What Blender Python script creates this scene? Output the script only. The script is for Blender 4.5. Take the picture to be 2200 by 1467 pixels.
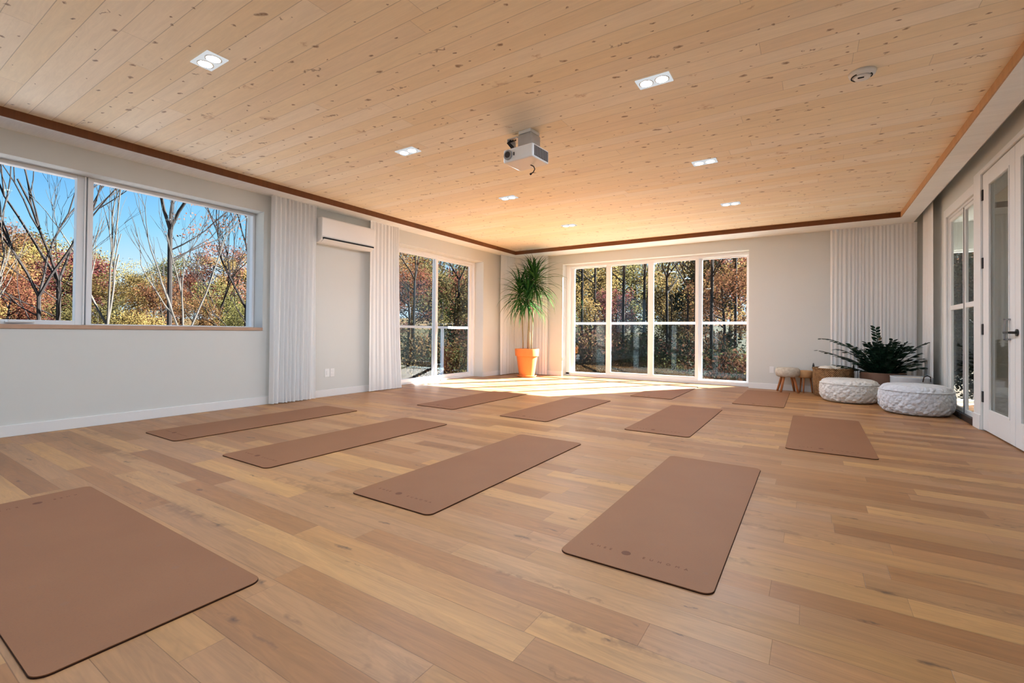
import bpy, bmesh, math, random
from mathutils import Vector, Matrix
PI = math.pi
C = bpy.context.scene.collection
S = bpy.context.scene
for o in list(bpy.data.objects): bpy.data.objects.remove(o)

# ------------------------------------------------------------------ camera
f_px, cy, yaw, pit, rol = 998.14, 703.557, -0.573619, 0.0105624, 0.00925537
Fw = Vector((math.sin(yaw), math.cos(yaw), 0)); Rt = Vector((math.cos(yaw), -math.sin(yaw), 0)); Up = Vector((0, 0, 1))
F2 = Fw*math.cos(pit)+Up*math.sin(pit); U2 = Up*math.cos(pit)-Fw*math.sin(pit)
R2 = Rt*math.cos(rol)+U2*math.sin(rol); U3 = U2*math.cos(rol)-Rt*math.sin(rol)
cam = bpy.data.cameras.new('camera'); camo = bpy.data.objects.new('camera', cam); C.objects.link(camo)
camo.matrix_world = Matrix(((R2.x, U3.x, -F2.x, 0), (R2.y, U3.y, -F2.y, 0), (R2.z, U3.z, -F2.z, 1.0), (0, 0, 0, 1)))
cam.sensor_width = 36; cam.lens = f_px/2200*36; cam.shift_y = -(733.5-cy)/2200
cam.clip_start = 0.05; cam.clip_end = 500
S.camera = camo
# ------------------------------------------------------------------ sky, sun, exposure
SKY_STRENGTH = 0.72
w = bpy.data.worlds.new('sky'); S.world = w; w.use_nodes = True
nt = w.node_tree; nt.nodes.clear()
wo = nt.nodes.new('ShaderNodeOutputWorld'); bg = nt.nodes.new('ShaderNodeBackground')
tc = nt.nodes.new('ShaderNodeTexCoord'); sx = nt.nodes.new('ShaderNodeSeparateXYZ'); rp = nt.nodes.new('ShaderNodeValToRGB')
nz = nt.nodes.new('ShaderNodeTexNoise'); nz.inputs['Scale'].default_value = 3.5; nz.inputs['Detail'].default_value = 5
ad = nt.nodes.new('ShaderNodeMath'); ad.operation = 'MULTIPLY_ADD'; ad.inputs[1].default_value = -0.14; 
nt.links.new(tc.outputs['Generated'], sx.inputs[0]); nt.links.new(tc.outputs['Generated'], nz.inputs['Vector'])
nt.links.new(nz.outputs['Fac'], ad.inputs[0]); nt.links.new(sx.outputs['Z'], ad.inputs[2])
nt.links.new(ad.outputs[0], rp.inputs[0]); nt.links.new(rp.outputs[0], bg.inputs[0]); nt.links.new(bg.outputs[0], wo.inputs[0])
e = rp.color_ramp.elements
e[0].position = 0.0; e[0].color = (.62, .82, .95, 1)
e[1].position = 0.26; e[1].color = (.06, .33, .82, 1)
m_ = e.new(0.09); m_.color = (.30, .66, .94, 1)
n_ = e.new(0.75); n_.color = (.10, .30, .68, 1)
bg.inputs[1].default_value = SKY_STRENGTH
sun = bpy.data.lights.new('sun', 'SUN'); sun.energy = 54.0; sun.angle = 0.009; sun.color = (1, .97, .93)
suno = bpy.data.objects.new('sun', sun); C.objects.link(suno)
suno.rotation_euler = Vector((2.39, 3.6, 2.5)).to_track_quat('Z', 'Y').to_euler()
suno.location = (10, 20, 14)
S.view_settings.view_transform = 'Standard'; S.view_settings.look = 'None'; S.view_settings.gamma = 1
S.view_settings.use_curve_mapping = False
S.view_settings.exposure = 0.65
LAMP = 440.0

# ------------------------------------------------------------------ helpers
def tag(o, label=None, cat=None, group=None, kind=None):
    if label: o['label'] = label
    if cat: o['category'] = cat
    if group: o['group'] = group
    if kind: o['kind'] = kind
    return o
def thing(name, label, cat, loc=(0, 0, 0), rz=0, group=None, kind=None):
    o = bpy.data.objects.new(name, None); C.objects.link(o); o.location = loc; o.rotation_euler = (0, 0, rz)
    o.empty_display_size = .1
    return tag(o, label, cat, group, kind)
class MB:
    def __init__(s): s.v = []; s.f = []; s.m = []
    def add(s, vs, fs, mi=0):
        b = len(s.v); s.v += [tuple(v) for v in vs]; s.f += [tuple(i+b for i in f) for f in fs]; s.m += [mi]*len(fs); return s
    def box(s, x0, x1, y0, y1, z0, z1, mi=0):
        return s.add([(x0, y0, z0), (x1, y0, z0), (x1, y1, z0), (x0, y1, z0), (x0, y0, z1), (x1, y0, z1), (x1, y1, z1), (x0, y1, z1)],
            [(0, 3, 2, 1), (4, 5, 6, 7), (0, 1, 5, 4), (1, 2, 6, 5), (2, 3, 7, 6), (3, 0, 4, 7)], mi)
    def tube(s, pts, rad, n=8, cap=True, mi=0):
        pts = [Vector(p) for p in pts]; rings = []
        if not hasattr(rad, '__len__'): rad = [rad]*len(pts)
        prev = None
        for i, p in enumerate(pts):
            d = (pts[min(i+1, len(pts)-1)]-pts[max(i-1, 0)]).normalized()
            if prev is None:
                a = d.orthogonal().normalized()
            else:
                a = (prev-d*prev.dot(d)); a = a.normalized() if a.length > 1e-6 else d.orthogonal().normalized()
            prev = a; b = d.cross(a)
            rings.append([p+(a*math.cos(2*PI*k/n)+b*math.sin(2*PI*k/n))*rad[i] for k in range(n)])
        vs = [v for r in rings for v in r]; fs = []
        for i in range(len(pts)-1):
            for k in range(n): fs.append((i*n+k, i*n+(k+1) % n, (i+1)*n+(k+1) % n, (i+1)*n+k))
        if cap: fs.append(tuple(range(n))[::-1]); fs.append(tuple((len(pts)-1)*n+k for k in range(n)))
        return s.add(vs, fs, mi)
    def lathe(s, prof, c=(0, 0, 0), n=32, mi=0, cap=True):
        vs = []; fs = []
        for r, z in prof:
            for k in range(n): vs.append((c[0]+r*math.cos(2*PI*k/n), c[1]+r*math.sin(2*PI*k/n), c[2]+z))
        m = len(prof)
        for i in range(m-1):
            for k in range(n): fs.append((i*n+k, i*n+(k+1) % n, (i+1)*n+(k+1) % n, (i+1)*n+k))
        if cap and prof[0][0] > 1e-5: fs.append(tuple(range(n))[::-1])
        if cap and prof[-1][0] > 1e-5: fs.append(tuple((m-1)*n+k for k in range(n)))
        return s.add(vs, fs, mi)
    def build(s, name, mats, parent=None, smooth=False, bevel=0, loc=None):
        me = bpy.data.meshes.new(name); me.from_pydata(s.v, [], s.f)
        if not isinstance(mats, (list, tuple)): mats = [mats]
        for m in mats: me.materials.append(m)
        if any(s.m): me.polygons.foreach_set('material_index', s.m)
        if smooth: me.polygons.foreach_set('use_smooth', [True]*len(me.polygons))
        me.update()
        o = bpy.data.objects.new(name, me); C.objects.link(o)
        if parent: o.parent = parent
        if loc: o.location = loc
        if bevel:
            b = o.modifiers.new('bevel', 'BEVEL'); b.width = bevel; b.segments = 2; b.limit_method = 'ANGLE'
        return o
def copy_tree(o, parent=None):
    c = o.copy(); C.objects.link(c); c.parent = parent
    for ch in KIDS(o): copy_tree(ch, c)
    return c
def KIDS(o): return [x for x in bpy.data.objects if x.parent == o]

# ------------------------------------------------------------------ materials
class N:
    def __init__(s, name):
        s.m = bpy.data.materials.new(name); s.m.use_nodes = True; s.t = s.m.node_tree; s.t.nodes.clear()
        s.out = s.t.nodes.new('ShaderNodeOutputMaterial')
    def n(s, ty, **kw):
        x = s.t.nodes.new(ty)
        for k, v in kw.items(): setattr(x, k, v)
        return x
    def l(s, a, b): s.t.links.new(a, b)
    def math(s, op, a, b=None, c=None, clamp=False):
        x = s.n('ShaderNodeMath', operation=op); x.use_clamp = clamp
        for i, v in enumerate((a, b, c)):
            if v is None: continue
            if isinstance(v, (int, float)): x.inputs[i].default_value = v
            else: s.l(v, x.inputs[i])
        return x.outputs[0]
    def mix(s, fac, a, b, mode='MIX'):
        x = s.n('ShaderNodeMix', data_type='RGBA', blend_type=mode)
        for sock, v in ((x.inputs[0], fac), (x.inputs[6], a), (x.inputs[7], b)):
            if isinstance(v, (int, float)): sock.default_value = v
            elif isinstance(v, tuple): sock.default_value = v if len(v) == 4 else v+(1,)
            else: s.l(v, sock)
        return x.outputs[2]
    def ramp(s, fac, stops, interp='LINEAR'):
        x = s.n('ShaderNodeValToRGB'); cr = x.color_ramp; cr.interpolation = interp
        while len(cr.elements) < len(stops): cr.elements.new(.5)
        for el, (p, c) in zip(cr.elements, stops):
            el.position = p; el.color = c if len(c) == 4 else tuple(c)+(1,)
        s.l(fac, x.inputs[0]); return x.outputs[0]
    def comb(s, x, y, z=0.0):
        c = s.n('ShaderNodeCombineXYZ')
        for i, v in enumerate((x, y, z)):
            if isinstance(v, (int, float)): c.inputs[i].default_value = v
            else: s.l(v, c.inputs[i])
        return c.outputs[0]
    def noise(s, vec, scale=5, detail=3, rough=.5, dist=0):
        x = s.n('ShaderNodeTexNoise'); s.l(vec, x.inputs['Vector']); x.inputs['Scale'].default_value = scale
        x.inputs['Detail'].default_value = detail; x.inputs['Roughness'].default_value = rough; x.inputs['Distortion'].default_value = dist
        return x.outputs['Fac']
    def bsdf(s, col, rough=.5, spec=.5, metal=0, normal=None, **kw):
        b = s.n('ShaderNodeBsdfPrincipled')
        if isinstance(col, tuple): b.inputs['Base Color'].default_value = col if len(col) == 4 else col+(1,)
        else: s.l(col, b.inputs['Base Color'])
        if isinstance(rough, (int, float)): b.inputs['Roughness'].default_value = rough
        else: s.l(rough, b.inputs['Roughness'])
        b.inputs['Specular IOR Level'].default_value = spec; b.inputs['Metallic'].default_value = metal
        for k, v in kw.items(): b.inputs[k].default_value = v
        if normal is not None: s.l(normal, b.inputs['Normal'])
        return b.outputs[0]
    def bump(s, h, strength=.3, dist=.01):
        x = s.n('ShaderNodeBump'); x.inputs['Strength'].default_value = strength; x.inputs['Distance'].default_value = dist
        s.l(h, x.inputs['Height']); return x.outputs[0]
    def end(s, sh): s.l(sh, s.out.inputs[0]); return s.m
def rgb(r, g, b):
    f = lambda c: (c/255/12.92) if c/255 <= .04045 else ((c/255+.055)/1.055)**2.4
    return (f(r), f(g), f(b))
def simple(name, col, rough=.5, spec=.5, metal=0, vary=0, scale=30, bump=0, **kw):
    a = N(name); tcn = a.n('ShaderNodeTexCoord'); v = tcn.outputs['Object']
    c = col; nrm = None
    nf = a.noise(v, scale, 4)
    if vary: c = a.mix(nf, tuple(x*(1-vary) for x in col), tuple(min(1, x*(1+vary)) for x in col))
    if bump: nrm = a.bump(nf, bump, .005)
    return a.end(a.bsdf(c, rough, spec, metal, nrm, **kw))

def planks(name, w, L, phase, cols, seam=.0016, seamdark=.45, knots='floor', rough=.4, spec=.4, grain=.25, endseam=.0012):
    a = N(name); tcn = a.n('ShaderNodeTexCoord'); sp = a.n('ShaderNodeSeparateXYZ'); a.l(tcn.outputs['Object'], sp.inputs[0])
    X, Y = sp.outputs[0], sp.outputs[1]
    v = a.math('MULTIPLY_ADD', Y, 1/w, phase); row = a.math('FLOOR', v); fv = a.math('FRACT', v)
    wn = a.n('ShaderNodeTexWhiteNoise', noise_dimensions='1D'); a.l(row, wn.inputs['W']); r1 = wn.outputs['Value']
    lj = a.math('MULTIPLY_ADD', r1, .7, .65)               # every row has its own board length
    u = a.math('DIVIDE', X, a.math('MULTIPLY', lj, L)); u = a.math('MULTIPLY_ADD', r1, 37.3, u)
    col = a.math('FLOOR', u); fu = a.math('FRACT', u)
    w2 = a.n('ShaderNodeTexWhiteNoise', noise_dimensions='2D'); a.l(a.comb(row, col), w2.inputs['Vector'])
    idv = w2.outputs['Value']; sc = a.n('ShaderNodeSeparateColor'); a.l(w2.outputs['Color'], sc.inputs[0])
    base = a.ramp(idv, [(i/(len(cols)-1), c) for i, c in enumerate(cols)])
    off = a.math('MULTIPLY', idv, 91.0)
    # grain runs along the board
    gv = a.comb(a.math('ADD', a.math('MULTIPLY', X, 1.3), off), a.math('MULTIPLY', Y, 26), off)
    g1 = a.noise(gv, 1.6, 6, .62, .9)
    gv2 = a.comb(a.math('ADD', a.math('MULTIPLY', X, .8), off), a.math('MULTIPLY', Y, 7), off)
    g2 = a.noise(gv2, 1.4, 3, .5, 1.6)
    cath = a.math('SINE', a.math('MULTIPLY', g2, 60)); cath = a.math('MULTIPLY_ADD', cath, .5, .5)
    gm = a.math('MULTIPLY_ADD', a.math('SUBTRACT', g1, .5), grain*1.6, 1.0)
    gm = a.math('ADD', gm, a.math('MULTIPLY', a.math('SUBTRACT', cath, .5), grain*.22))
    gm = a.math('ADD', gm, a.math('MULTIPLY', a.math('SUBTRACT', g2, .5), grain*1.1))
    gc = a.n('ShaderNodeCombineColor')
    for i in range(3): a.l(gm, gc.inputs[i])
    c = a.mix(1.0, base, gc.outputs[0], 'MULTIPLY')
    # knots
    def kn(sx_, sy_, thr, keep, colr, soft=.5, seed=0, dist=.3, maxmix=.9):
        nonlocal c
        vo = a.n('ShaderNodeTexVoronoi', feature='F1', voronoi_dimensions='2D'); vo.inputs['Scale'].default_value = 1
        nn = a.noise(a.comb(X, Y, float(seed)), 14, 3)
        vx = a.math('ADD', a.math('MULTIPLY', X, sx_), a.math('MULTIPLY_ADD', nn, dist, seed*3.7)); vy = a.math('ADD', a.math('MULTIPLY', Y, sy_), a.math('MULTIPLY', nn, dist))
        a.l(a.comb(vx, vy), vo.inputs['Vector']); vo.inputs['Randomness'].default_value = 1
        s2 = a.n('ShaderNodeSeparateColor'); a.l(vo.outputs['Color'], s2.inputs[0])
        th = a.math('MULTIPLY', a.math('MULTIPLY_ADD', s2.outputs[1], .8, .35), thr)
        k = a.math('SUBTRACT', 1.0, a.math('DIVIDE', vo.outputs['Distance'], th), clamp=True)
        k = a.math('POWER', k, soft)
        sel = a.math('LESS_THAN', s2.outputs[0], keep)
        k = a.math('MULTIPLY', a.math('MULTIPLY', k, sel), maxmix)
        c = a.mix(k, c, colr); return k
    if knots == 'floor':
        kn(.55, 5.2, .32, .45, tuple(x*.50 for x in cols[0]), 1.2, 3, 1.1, .55)
        kn(1.5, 5.5, .085, .40, rgb(70, 48, 36), 1.0, 1, .35, .85)
        kn(.9, 9.0, .10, .35, rgb(96, 66, 48), 1.0, 2, .45, .6)
    elif knots == 'pine':
        kn(2.4, 3.3, .16, .30, rgb(196, 160, 120), 1.3, 5, .8, .7)
        kn(3.1, 5.0, .085, .62, rgb(126, 84, 46), .6, 1, .35, .9)
        kn(4.0, 6.0, .060, .5, rgb(104, 66, 34), .5, 2, .3, .9)
        kn(1.1, 3.3, .055, .5, rgb(120, 80, 46), .8, 3, .6, .85)
    elif knots == 'wash':
        kn(1.1, 3.3, .05, .5, rgb(150, 135, 115), .8, 3, .6, .8)
    # seams
    e1 = a.math('MULTIPLY', a.math('MINIMUM', fv, a.math('SUBTRACT', 1.0, fv)), w)
    e2 = a.math('MULTIPLY', a.math('MINIMUM', fu, a.math('SUBTRACT', 1.0, fu)), a.math('MULTIPLY', lj, L))
    s1 = a.math('SUBTRACT', 1.0, a.math('DIVIDE', e1, seam), clamp=True); s2_ = a.math('SUBTRACT', 1.0, a.math('DIVIDE', e2, endseam), clamp=True)
    sm = a.math('MAXIMUM', s1, s2_)
    c = a.mix(a.math('MULTIPLY', sm, seamdark), c, tuple(x*.25 for x in cols[0]))
    h = a.math('SUBTRACT', a.math('MULTIPLY', g1, .12), sm)
    nrm = a.bump(h, .35, .002)
    ro = a.math('MULTIPLY_ADD', g1, .12, rough-.06)
    return a.end(a.bsdf(c, ro, spec, 0, nrm))

M = {}
M['floor'] = planks('oak_floor', .14, 1.25, .5-.5/.14+.5, [rgb(144, 97, 56), rgb(160, 111, 66), rgb(166, 121, 80), rgb(152, 107, 64), rgb(184, 136, 82), rgb(160, 118, 82), rgb(175, 125, 72)],
                    knots='floor', rough=.42, spec=.45, grain=.42, seamdark=.55)
M['pine'] = planks('pine_ceiling', .152, 3.2, -.955/.152, [rgb(246, 228, 196), rgb(250, 234, 204), rgb(251, 238, 216), rgb(246, 226, 192), rgb(249, 232, 204), rgb(244, 226, 198)],
                   seam=.003, knots='pine', rough=.55, spec=.25, grain=.13, seamdark=.6, endseam=.002)
M['wash'] = planks('whitewashed_board', .4, 4.0, .2, [rgb(238, 240, 238), rgb(243, 244, 242)], knots='wash', grain=.12, seamdark=.1, rough=.5)
M['fascia'] = planks('shaded_pine_fascia', .5, 3.0, .2, [rgb(110, 66, 34), rgb(122, 76, 42)], knots='none', grain=.3, seamdark=.2, rough=.55)  # pine strip on left and far sides, its shade put into the brown
M['fascia2'] = planks('lit_pine_fascia', .5, 3.0, .2, [rgb(190, 146, 100), rgb(196, 152, 106)], knots='none', grain=.3, seamdark=.1, rough=.55)  # lighter copy of the same pine strip for the side facing the windows
M['wall'] = simple('plaster_wall', rgb(214, 215, 210), .75, .2, vary=.015, scale=3, bump=.02)
M['white'] = simple('white_paint', rgb(232, 232, 230), .4, .4, vary=.01)
M['vinyl'] = simple('white_vinyl', rgb(236, 237, 238), .35, .5, vary=.01)
M['sill'] = simple('oak_sill', rgb(186, 152, 128), .5, .4, vary=.12, scale=12)
M['grey'] = simple('grey_paint', rgb(150, 150, 148), .5, .4, vary=.03)
M['black'] = simple('black_metal', rgb(24, 24, 26), .35, .5, vary=.05)
M['metal'] = simple('brushed_metal', rgb(150, 152, 155), .35, .5, metal=.8, vary=.05)
M['steel'] = simple('zinc_bracket', rgb(185, 188, 190), .35, .5, metal=.5, vary=.1)
M['plastic'] = simple('white_plastic', rgb(236, 236, 234), .35, .5, vary=.01)
M['dark'] = simple('dark_slot', rgb(20, 20, 22), .6, .3, vary=.05)
M['vent'] = simple('vent_grille', rgb(96, 84, 80), .6, .3, vary=.1)
M['darksill'] = simple('dark_threshold', rgb(66, 52, 44), .5, .4, vary=.1)
M['rubber'] = simple('brown_rubber', rgb(52, 26, 14), .7, .2, vary=.05)
M['print'] = simple('brown_print', rgb(110, 72, 52), .7, .2, vary=.05)
M['terra'] = simple('terracotta', rgb(222, 128, 66), .6, .3, vary=.08, scale=9, bump=.1)
M['soil'] = simple('soil', rgb(60, 44, 34), .95, .1, vary=.3, scale=60, bump=.5)
M['brownpot'] = simple('brown_glazed_pot', rgb(120, 88, 70), .4, .5, vary=.15, scale=4)
M['legwood'] = simple('stool_leg_wood', rgb(170, 106, 62), .55, .3, vary=.2, scale=20)
M['bark'] = simple('dark_bark', rgb(34, 31, 30), .9, .1, vary=.35, scale=8, bump=.4)
M['birch'] = simple('pale_birch_bark', rgb(66, 63, 59), .85, .1, vary=.3, scale=5, bump=.3)
M['stem'] = simple('cane_stem', rgb(150, 136, 104), .8, .2, vary=.2, scale=30)
M['concrete'] = simple('bounce_slab_concrete', rgb(170, 172, 174), .9, .1, vary=.06, scale=2, bump=.1)
M['dimming_sheet'] = simple('dark_dimming_sheet', rgb(52, 50, 48), .8, .2, vary=.1)
M['deck'] = simple('deck_board', rgb(190, 192, 194), .7, .2, vary=.1, scale=4)
M['blanket'] = simple('cream_blanket', rgb(232, 224, 210), .9, .1, vary=.1, scale=50, bump=.5)
M['ledlens'] = None

def cork():
    a = N('cork'); tcn = a.n('ShaderNodeTexCoord'); v = tcn.outputs['Object']
    oi = a.n('ShaderNodeObjectInfo')
    n1 = a.noise(v, 2.2, 3); n2 = a.noise(v, 160, 3, .7)
    c = a.mix(n1, rgb(124, 78, 46), rgb(142, 95, 60))
    c = a.mix(a.math('MULTIPLY', a.math('SUBTRACT', .46, n2), 3.0, clamp=True), c, rgb(110, 74, 52))
    vo = a.n('ShaderNodeTexVoronoi', feature='F1'); vo.inputs['Scale'].default_value = 7; a.l(v, vo.inputs['Vector'])
    k = a.math('LESS_THAN', vo.outputs['Distance'], .10)
    c = a.mix(a.math('MULTIPLY', k, .25), c, rgb(120, 90, 74))
    c = a.mix(a.math('MULTIPLY', oi.outputs['Random'], .25), c, rgb(176, 126, 86))
    return a.end(a.bsdf(c, .6, .35, 0, a.bump(n2, .15, .002)))
M['cork'] = cork()
def emis(name, col, st):
    a = N(name); e_ = a.n('ShaderNodeEmission'); e_.inputs[0].default_value = col+(1,); e_.inputs[1].default_value = st
    return a.end(e_.outputs[0])
M['led'] = emis('led_lens', (.77, .99, 1.24), LAMP)
M['plate'] = emis('trim_plate_glow', (.86, .88, .9), .5)  # plain trim plate; weak emission imitates bloom around the lenses
def glass(name, tint=(1, 1, 1), refl=1.0):
    a = N(name); t = a.n('ShaderNodeBsdfTransparent'); t.inputs[0].default_value = tint+(1,)
    g = a.n('ShaderNodeBsdfGlossy'); g.inputs['Roughness'].default_value = .0; g.inputs[0].default_value = (.9, .97, 1, 1)
    gm_ = a.n('ShaderNodeNewGeometry'); dt = a.n('ShaderNodeVectorMath', operation='DOT_PRODUCT'); a.l(gm_.outputs['Incoming'], dt.inputs[0]); a.l(gm_.outputs['Normal'], dt.inputs[1])
    sch = a.math('POWER', a.math('SUBTRACT', 1.0, a.math('ABSOLUTE', dt.outputs['Value']), clamp=True), 5)
    fr = a.math('MULTIPLY_ADD', sch, .95, .04)
    mx = a.n('ShaderNodeMixShader'); a.l(a.math('MULTIPLY', fr, refl), mx.inputs[0]); a.l(t.outputs[0], mx.inputs[1]); a.l(g.outputs[0], mx.inputs[2])
    return a.end(mx.outputs[0])
M['glass'] = glass('window_glass', (.97, .985, .985), .6)
M['clear'] = glass('clear_window_glass', (.985, .99, .99), .03)
M['halfclear'] = glass('door_glass', (.95, .965, .96), .3)
M['guardglass'] = glass('guard_glass', (.72, .80, .82), .12)
def fabric(name, col, trans=.35, see=.0, rough=.9):
    a = N(name); d = a.n('ShaderNodeBsdfDiffuse'); d.inputs[0].default_value = col+(1,)
    t = a.n('ShaderNodeBsdfTranslucent'); t.inputs[0].default_value = col+(1,)
    mx = a.n('ShaderNodeMixShader'); mx.inputs[0].default_value = trans
    a.l(d.outputs[0], mx.inputs[1]); a.l(t.outputs[0], mx.inputs[2]); r = mx.outputs[0]
    if see:
        tr = a.n('ShaderNodeBsdfTransparent'); m2 = a.n('ShaderNodeMixShader'); m2.inputs[0].default_value = see
        a.l(r, m2.inputs[1]); a.l(tr.outputs[0], m2.inputs[2]); r = m2.outputs[0]
    return a.end(r)
M['sheer'] = fabric('sheer_curtain', rgb(248, 248, 247), .22, .03)
def desat(c, d, k):
    g = sum(c)/3; return tuple((x*(1-d)+g*d)*k for x in c)
def leafmat(name, cols, trans=.5, k=.24):
    cols = [desat(c, .30, k) for c in cols]; a = N(name); g = a.n('ShaderNodeNewGeometry'); oi = a.n('ShaderNodeObjectInfo')
    r = g.outputs['Random Per Island']
    c = a.ramp(r, [(i/(len(cols)-1), x) for i, x in enumerate(cols)])
    hs = a.n('ShaderNodeHueSaturation'); a.l(c, hs.inputs['Color'])
    a.l(a.math('MULTIPLY_ADD', oi.outputs['Random'], .05, .475), hs.inputs['Hue']); a.l(a.math('MULTIPLY_ADD', oi.outputs['Random'], .5, .75), hs.inputs['Value'])
    d = a.n('ShaderNodeBsdfDiffuse'); t = a.n('ShaderNodeBsdfTranslucent'); a.l(hs.outputs[0], d.inputs[0]); a.l(hs.outputs[0], t.inputs[0])
    mx = a.n('ShaderNodeMixShader'); mx.inputs[0].default_value = trans; a.l(d.outputs[0], mx.inputs[1]); a.l(t.outputs[0], mx.inputs[2])
    return a.end(mx.outputs[0])
M['lf_orange'] = leafmat('orange_leaves', [rgb(150, 84, 44), rgb(206, 126, 62), rgb(226, 150, 70), rgb(180, 96, 70)])
M['lf_gold'] = leafmat('gold_leaves', [rgb(150, 120, 46), rgb(222, 182, 56), rgb(240, 206, 80), rgb(190, 150, 60)])
M['lf_olive'] = leafmat('olive_leaves', [rgb(92, 96, 50), rgb(150, 142, 64), rgb(186, 168, 70), rgb(120, 116, 60)])
M['lf_red'] = leafmat('russet_leaves', [rgb(140, 70, 56), rgb(190, 104, 76), rgb(214, 130, 96), rgb(170, 96, 90)])
M['lf_green'] = leafmat('dark_evergreen_leaves', [rgb(30, 46, 34), rgb(46, 66, 44), rgb(66, 86, 52), rgb(40, 56, 42)], .15)
M['lf_drac'] = leafmat('glossy_strap_leaves', [rgb(20, 66, 26), rgb(36, 100, 34), rgb(60, 130, 44), rgb(24, 80, 34)], .3, 1.0)
M['lf_zz'] = simple('dark_glossy_leaf', rgb(22, 48, 32), .35, .5, vary=.3, scale=8)
def groundmat():
    a = N('leaf_litter'); tcn = a.n('ShaderNodeTexCoord'); v = tcn.outputs['Object']
    n1 = a.noise(v, .35, 4); n2 = a.noise(v, 9, 5, .7)
    c = a.ramp(n2, [(.25, rgb(24, 21, 16)), (.45, rgb(54, 42, 26)), (.6, rgb(92, 62, 32)), (.8, rgb(54, 54, 28))])
    c = a.mix(n1, c, rgb(44, 44, 25))
    return a.end(a.bsdf(c, .95, .1, 0, a.bump(n2, .6, .05)))
M['ground'] = groundmat()
def pouf_mat(name, col):
    a = N(name); tcn = a.n('ShaderNodeTexCoord'); v = tcn.outputs['Object']
    vo = a.n('ShaderNodeTexVoronoi', feature='F1'); vo.inputs['Scale'].default_value = 26; a.l(v, vo.inputs['Vector'])
    n1 = a.noise(v, 9, 4)
    h = a.math('ADD', a.math('MULTIPLY', vo.outputs['Distance'], -1.0), a.math('MULTIPLY', n1, 1.2))
    c = a.mix(n1, tuple(x*.86 for x in col), col)
    return a.end(a.bsdf(c, .95, .1, 0, a.bump(h, .8, .02)))
M['pouf'] = pouf_mat('boucle_knit', rgb(228, 225, 220))
M['poufcool'] = pouf_mat('cool_boucle_knit', rgb(220, 223, 229))
def wicker(name, c1, c2, s=40):
    a = N(name); tcn = a.n('ShaderNodeTexCoord'); sp = a.n('ShaderNodeSeparateXYZ'); a.l(tcn.outputs['Object'], sp.inputs[0])
    ang = a.math('ARCTAN2', sp.outputs[1], sp.outputs[0])
    s1 = a.math('SINE', a.math('MULTIPLY', ang, 60)); s2 = a.math('SINE', a.math('MULTIPLY', sp.outputs[2], 190))
    k = a.math('MULTIPLY_ADD', a.math('MULTIPLY', s1, s2), .5, .5)
    n1 = a.noise(tcn.outputs['Object'], 22, 3)
    k2 = a.math('MULTIPLY_ADD', a.math('SUBTRACT', n1, .5), 1.4, k, clamp=True)
    return a.end(a.bsdf(a.mix(k2, c1, c2), .8, .2, 0, a.bump(k, .7, .01)))
M['wicker'] = wicker('woven_seagrass', rgb(84, 56, 34), rgb(172, 132, 90))
M['raffia'] = wicker('pale_woven_seat', rgb(170, 156, 138), rgb(222, 212, 196))

# ------------------------------------------------------------------ room shell
XL, XR, YB, YF, ZC, ZS = -6.2, 1.54, 9.75, -2.4, 2.90, 2.82
def st(mb, name, mat, label, cat, **k):
    o = mb.build(name, mat, **k); return tag(o, label, cat, kind='structure')
st(MB().box(XL-.45, XR+.2, YF-.1, YB+.42, -.06, 0), 'floor', M['floor'], 'wide oak plank floor of the studio', 'floor')
st(MB().box(-5.86, 1.147, YF+.35, 9.19, ZC, ZC+.05), 'ceiling', M['pine'], 'knotty pine board ceiling of the studio', 'ceiling')
# left wall : window opening y -1.9..3.42 z 1.03..2.59 ; sliding door opening y 5.65..8.4 z 0..2.58
T = .42
m = MB()
m.box(XL-T, XL, YF-.1, -1.9, 0, 3.05); m.box(XL-T, XL, -1.9, 3.42, 0, 1.0); m.box(XL-T, XL, -1.9, 3.42, 2.59, 3.05)
m.box(XL-T, XL, 3.42, 5.65, 0, 3.05); m.box(XL-T, XL, 5.65, 8.4, 2.58, 3.05); m.box(XL-T, XL, 8.4, YB+T, 0, 3.05)
st(m, 'wall_left', M['wall'], 'white wall on the left holding the long window and sliding door', 'wall')
m = MB()
m.box(XL, -4.9, YB, YB+T, 0, 3.05); m.box(-4.9, -1.0, YB, YB+T, 2.6, 3.05); m.box(-1.0, XR+.055, YB, YB+T, 0, 3.05)
st(m, 'wall_back', M['wall'], 'white far wall around the four panel glass door', 'wall')
m = MB()
m.box(XR, XR+.055, 8.47, YB, 0, 3.05); m.box(XR, XR+.055, 7.18, 8.47, 2.61, 3.05); m.box(XR, XR+.2, 6.93, 7.18, 0, 3.05)
m.box(XR, XR+.2, 5.05, 6.93, 2.75, 3.05); m.box(XR, XR+.2, YF-.1, 5.05, 0, 3.05)
st(m, 'wall_right', M['wall'], 'white wall on the right holding the glazed doors', 'wall')
st(MB().box(XL, XR, YF-.1, YF, 0, 3.05), 'wall_front', M['wall'], 'white wall behind the camera', 'wall')
st(MB().box(XL-T, XR+.2, YF-.1, YB+T, 3.05, 3.15), 'trim_1', M['white'], 'plaster slab above the board ceiling', 'trim')
st(MB().box(XL-T-.03, XR+.02, YB+T, YB+T+.03, 2.62, 3.15).box(XL-T-.03, -4.92, YB+T, YB+T+.03, -.06, 2.62).box(-.98, 4.3, YB+T, YB+T+.03, -.06, .0).box(-.98, XR+.02, YB+T, YB+T+.03, 0, 2.62), 'trim_9', M['dimming_sheet'], 'dark sheet added on the outer far wall to dim its reflection', 'dimming_sheet')  # added dark sheet, dims the sunlit wall's reflection in the guard glass
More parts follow.
